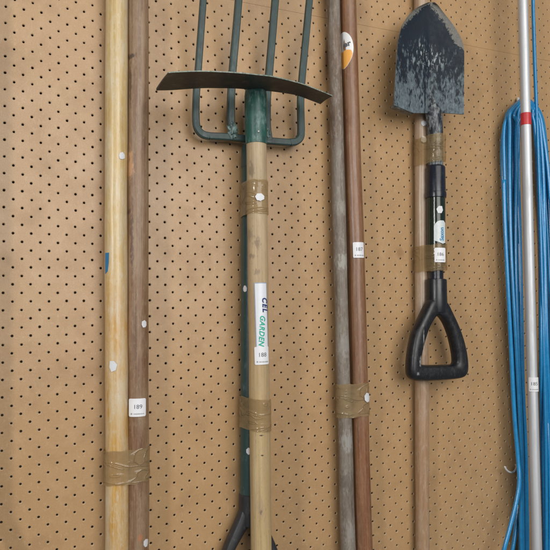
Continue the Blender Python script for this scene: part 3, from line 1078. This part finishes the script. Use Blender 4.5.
# neck: bent socket from the blade into the shaft
M_NECK = mat_painted('scratched_black_neck', (.014, .018, .025), (.24, .27, .28), .36, (.47, .60), 150, strength=.9)
bm = bmesh.new()
neck = catmull([at(429, 90, 3.7), at(430.6, 98, 3.8), at(431.8, 105, 3.85), at(433, 112, 3.8), at(434.2, 120, 3.7), at(435.0, 129, 3.6), at(435.3, 140, 3.4), at(435.4, 168, 3.4)], 6)
n = len(neck)
rad = []
for i in range(n):
    t = i / (n - 1)
    rad.append(px2m(1.2 + 7.2 * max(0, min(1, t / .42)) ** 1.1 - (.7 * min(1, (t - .42) / .3) if t > .42 else 0), neck[i]))
tube(bm, neck, rad, 24)
link_bm('neck', bm, M_NECK, shovel.root, world=True)
zz = shovel.z
M_COLLAR = mat_painted('black_collar', (.010, .013, .022), (.09, .11, .15), .24, (.6, .8), 120)
shovel.lathe('collar', [(zz(197), sr * .9), (zz(196.8), sr * 1.03), (zz(168), sr * 1.0), (zz(166.6), sr * .93), (zz(166), sr * .8)], M_COLLAR)
shovel.lathe('ring', [(zz(198.6), sr * .95), (zz(198), sr * 1.08), (zz(194.4), sr * 1.1), (zz(192.6), sr * 1.08), (zz(192), sr * .95)], M_COLLAR)
M_SHOVTUBE = mat_painted('dark_green_tube', (.012, .022, .015), (.05, .07, .06), .14, (.6, .8), 90)
shovel.lathe('shaft', [(zz(266), sr * .97), (zz(240), sr * .97), (zz(198), sr * .97)], M_SHOVTUBE)
shovel.lathe('lower_shaft', [(zz(282), sr * .72), (zz(271), sr * .74), (zz(265), sr * .76), (zz(264.5), sr * .7)], M_COLLAR)
sticker(shovel, 439.8, 209.6, 7.6, 8.6, 31, 6)
p = at(440, 232, 5)
t1, z1 = shovel.loc(440.2, 232)
ml = shovel.patch('maker_label', [(x * px2m(12.2, p), y * px2m(23.5, p)) for x, y in ((-.5, .2), (-.42, .34), (-.25, .45), (0, .5), (.3, .5), (.5, .4), (.5, -.45), (.2, -.5), (-.5, -.36))], t1, z1, mat_plain('cloudy_label', (.56, .62, .62), .35, var=.2))
t2, z2 = shovel.loc(441.6, 234)
shovel.text('lettering', 'Saxon', px2m(5.6, p), t2, z2, M_BLUEINK, ml, rot=PI / 2, bold=.03)
lot_label(shovel, 440.2, 255, 10.6, 14, '186', r=sr + .0018)
def grip_mat():
    q = NB('black_plastic')
    n1 = q.noise(110, detail=7, rough=.7)
    fine_ = q.noise(900, (1, 1, .12), 3, .6)
    c = q.mix(q.ramp(n1, [(.5, 0), (.75, 1)]), (.009, .010, .012), (.022, .023, .025))
    c = q.mix(q.math('MULTIPLY', q.ramp(fine_, [(.62, 0), (.7, 1)]), .35), c, (.12, .12, .12))
    for (u, v, su, sv, a) in ((423.5, 338, .0013, .016, .7), (420.5, 362, .002, .008, .85), (418, 374, .002, .003, .6), (409, 349, .0012, .0015, .5)):
        p_ = shovel.Mi @ at(u, v, 4.6)
        c = q.mix(q.math('MULTIPLY', q.spot((p_.x, p_.y, p_.z), (su, .02, sv), .6, .8, 500), a), c, (.33, .34, .34))
    q.base(c)
    q.set(Roughness=q.ramp(n1, [(.3, .26), (.7, .5)]))
    q.bump(q.math('ADD', n1, fine_), .15, .0004)
    return q.mat


M_DGRIP = grip_mat()
pairs = [((436, 296), (436, 316)), ((427.5, 298), (433.8, 318)), ((423.5, 308), (431, 322)), ((418, 319), (428, 327)), ((412, 330), (425, 336)), ((408.7, 346), (422, 346)), ((407, 360), (419.5, 357)),
         ((406.5, 374), (418.4, 362.6)), ((409, 380.8), (421, 364.2)), ((422, 381.6), (425, 364.6)), ((436, 381), (436, 364.5)), ((450, 379.8), (448, 364.2)), ((462, 378.6), (451.4, 363.9)),
         ((466.2, 374), (453.4, 362)), ((466.6, 366), (453, 356.5)), ((465.5, 353), (452, 349.5)), ((461, 335.5), (449, 335.5)), ((454.5, 320), (445, 325)), ((449, 309), (441.2, 319)), ((445.2, 299), (438.4, 317))]
d_grip('grip', pairs, 3.6, .0115, M_DGRIP, shovel.root)
M_BP = mat_painted('black_plastic_socket', (.010, .012, .015), (.045, .05, .055), .28, (.62, .8), 80)
shovel.lathe('grip_socket', [(zz(312), sr * 1.0), (zz(304), sr * 1.12), (zz(296), sr * 1.09), (zz(281), sr * 1.07), (zz(279.4), sr * 1.04), (zz(279), sr * .9)], M_BP)
tape_wrap('packing_tape', 'tape band just under the shovel blade around neck and pole', pole5, shovel, 138.5, 165.5, M_TAPE_CLEAR, 17, rb=px2m(9.0, at(436, 150, 3.4)), slant=.12)
tape_wrap('packing_tape', 'tape band just above the black shovel grip', pole5, shovel, 246, 272, M_TAPE_CLEAR, 21, slant=.05)

# ------------------------------------------------------------------ metal pole
alu = Shaft('metal_pole', 'silver aluminium pole with a red band in front of the blue hose', 'pole', (522.8, 0), (536.6, 550), 5.6, 9.8)
q = NB('brushed_aluminium')
g = q.noise(700, (1, 1, .01), 5, .6)
dn = q.noise(60, (1, 1, .2), 6, .65)
q.base(q.mix(q.ramp(dn, [(.5, 0), (.7, .4)]), q.mix(g, (.50, .52, .54), (.64, .66, .68)), (.36, .37, .37)))
q.set(Metallic=.55, Roughness=q.ramp(dn, [(.3, .45), (.7, .62)]))
q.bump(g, .15, .0003)
alu.pole_mesh(q.mat, wob=.0001, bend=.0003)
za, zb2 = alu.z(125.5), alu.z(113.5)
alu.lathe('red_band', [(za, alu.r * 1.01), (za + .0003, alu.r * 1.07), (zb2 - .0003, alu.r * 1.07), (zb2, alu.r * 1.01)], mat_painted('red_tape', (.50, .028, .035), (.62, .2, .2), .35, (.6, .75), 80))
lot_label(alu, 534.2, 384.5, 9.4, 13.4, '185')

# ------------------------------------------------------------------ blue hose coil
q = NB('blue_pvc')
nz = q.noise(120, detail=4)
q.base(q.mix(nz, (.003, .15, .38), (.010, .29, .60)))
q.set(Roughness=q.ramp(q.noise(300, detail=5), [(.3, .2), (.7, .36)]))
q.set(Coat_Weight=.7, Coat_Roughness=.13)
q.b.inputs['Subsurface Weight'].default_value = 0.0
q.bump(q.noise(500, detail=3), .08, .0004)
M_HOSE = q.mat
rnd = random.Random(12)
NT = 12
lx = {130: (502.2, 519.5), 180: (502.5, 519.5), 260: (507.5, 520.5), 360: (513.5, 523.5), 450: (518.5, 526), 550: (520, 527.5), 640: (522, 529)}
rx = {130: (545, 534), 180: (549, 535.5), 260: (554, 538.5), 360: (557, 541), 450: (558, 542), 550: (559, 543), 640: (558, 544)}


def limb(tbl, f, v):
    a, b = tbl[v]
    return a + (b - a) * f


path = [(532.6, -60, 3.2), (533.0, 0, 3.2), (534.4, 55, 3.2), (536.2, 105, 3.2), (537.8, 150, 3.3), (540, 220, 3.3), (543, 330, 3.2), (545.5, 450, 3.2), (546, 560, 3.0), (544, 640, 2.6), (537, 668, 2.2)]
for k in range(NT):
    f = (k + .5) / NT + rnd.uniform(-.03, .03)
    f = min(.98, max(0, f))
    lay = (1.1, 2.0, 2.9)[k % 3] + rnd.uniform(-.15, .15)
    j = lambda a: rnd.uniform(-a, a)
    h2 = (2.6, 1.3, 2.0)[k % 3]
    # bottom to top on the left
    path += [(527 + j(1.5), 664 - 10 * f, h2)]
    fl = f
    for v in (550, 450, 360, 260, 180, 130):
        fl = min(1, max(0, fl + rnd.uniform(-.2, .2)))
        path.append((limb(lx, fl, v), v + j(3), lay))
    # arch over the hook
    w = 1 - f
    path += [(limb(lx, f, 130) + (2.5 + 3 * w) * .9, 117 - 4 * w, lay), (517 + 4.2 * (1 - w), 106.5 - 3.5 * w + 3 * f, lay), (524.5, 103 - 4.5 * w + 5 * f, lay), (532, 106 - 3.5 * w + 4 * f, lay),
             (limb(rx, f, 130) - (2 + 2.6 * w), 117 - 4 * w, lay)]
    fr2 = f
    for v in (130, 180, 260, 360, 450, 550):
        path.append((limb(rx, fr2, v), v + j(3), lay if v < 400 else h2))
        fr2 = min(1, max(0, fr2 + rnd.uniform(-.2, .2)))
    path.append((541 + j(2), 662 - 10 * f, h2))
# free end: comes down the left and flares away at the bottom
path += [(525, 655, 1.6), (523.5, 600, .9), (523.5, 550, .7), (523.5, 480, .6), (523, 400, .6)]
hose_root = bmesh.new()
pts = catmull([at(*c) for c in path], 7)
tube(hose_root, pts, px2m(3.7, at(515, 250, 2)) / 2, 10)
# slack outer strand standing clear of the bundle, and the loose tail
for ctrl in ([(503.6, 180, 3.4), (505.2, 230, 3.4), (508, 290, 3.2), (511, 350, 3.0), (514, 410, 3.0), (517.6, 455, 3.3), (519.2, 480, 3.7), (516.6, 500, 3.8), (510.5, 525, 3.8), (504.5, 548, 3.8), (499, 572, 3.6), (494, 600, 3.2)],
             [(519.5, 470, .8), (518.6, 500, 1.2), (516, 525, 1.6), (512.4, 550, 1.9), (507, 580, 1.9), (503, 605, 1.8)]):
    tube(hose_root, catmull([at(*c) for c in ctrl], 8), px2m(4.1, at(515, 250, 2)) / 2, 10)
c0 = at(524, 104, 2)
hose_root.transform(Matrix.Translation(-c0))
hose = link_bm('garden_hose', hose_root, M_HOSE)
hose.location = c0
tag(hose, 'coil of thin bright blue hose hanging behind the silver pole', 'hose')



def hole_px(u, v):
    """control points that lead into the hole nearest to a photo pixel"""
    p = at(u, v, 0)
    X, Y = p.x / CM - LATX, -p.z / CM - LATY
    best = min(((i, j) for i in range(int(X) - 2, int(X) + 4) for j in range(int(Y) - 2, int(Y) + 4) if (i + j) % 2 == 0), key=lambda q: (q[0] - X) ** 2 + (q[1] - Y) ** 2)
    out = []
    for h in (.25, -.2):
        w_ = Vector(((LATX + best[0]) * CM, -h * CM, -(LATY + best[1]) * CM)) - CAM
        out.append((275 + F_PX * w_.dot(RIGHT) / w_.dot(FWD), 275 + F_PX * w_.dot(DOWN) / w_.dot(FWD), h))
    return out


M_WIRE = mat_plain('white_coated_wire', (.62, .63, .62), .35, .2)
for ctrl, lab, rpx, nm in (([(518, 98.5, 0.0), (518, 99.2, .5), (519, 102, 1.2), (522, 106.5, 2.5), (524.5, 108, 3.4), (526, 105, 3.9), (526.5, 101, 4.0)], 'white peg hook carrying the top of the blue hose coil', 3.2, 'peg_hook'),
                           ([(504.6, 466.4, 2.6), (506.2, 469.4, 2.5), (509, 471.8, 2.2), (512.5, 472.2, 1.6), (515.2, 470, .9)] + hole_px(516.5, 465), 'small empty wire hook low on the board beside the hose', 1.9, 'wire_hook')):
    bm = bmesh.new()
    pts = catmull([at(*c) for c in ctrl], 8)
    tube(bm, pts, px2m(rpx, pts[0]) / 2, 10)
    c0 = pts[0].copy()
    bm.transform(Matrix.Translation(-c0))
    o = link_bm(nm, bm, M_WIRE)
    o.location = c0
    tag(o, lab, 'hook')

# ------------------------------------------------------------------ light
w = bpy.data.worlds.new('World')
scene.world = w
w.use_nodes = True
w.node_tree.nodes['Background'].inputs[0].default_value = (.9, .93, 1, 1)
w.node_tree.nodes['Background'].inputs[1].default_value = .17


def area(name, loc, target, sx, sy, watts, col):
    L = bpy.data.lights.new(name, 'AREA')
    L.shape = 'RECTANGLE'; L.size = sx; L.size_y = sy; L.energy = watts; L.color = col
    o = bpy.data.objects.new(name, L)
    COL.objects.link(o)
    o.location = loc
    o.rotation_euler = (Vector(target) - Vector(loc)).to_track_quat('-Z', 'Y').to_euler()
    return o


area('window_light_left', (-1.9, -1.45, .42), (0, 0, 0), .24, .55, 17, (1, .97, .94))
area('window_light_front', (.05, -2.3, .42), (0, 0, 0), 1.6, 1.2, 35, (1, .97, .94))
area('ceiling_light', (.25, -1.7, 1.35), (.15, 0, 0), 1.8, .9, 14, (1, .95, .88))

scene.view_settings.view_transform = 'Standard'
scene.view_settings.look = 'None'
scene.view_settings.exposure = 0
scene.view_settings.gamma = 1
scene.render.engine = 'CYCLES'
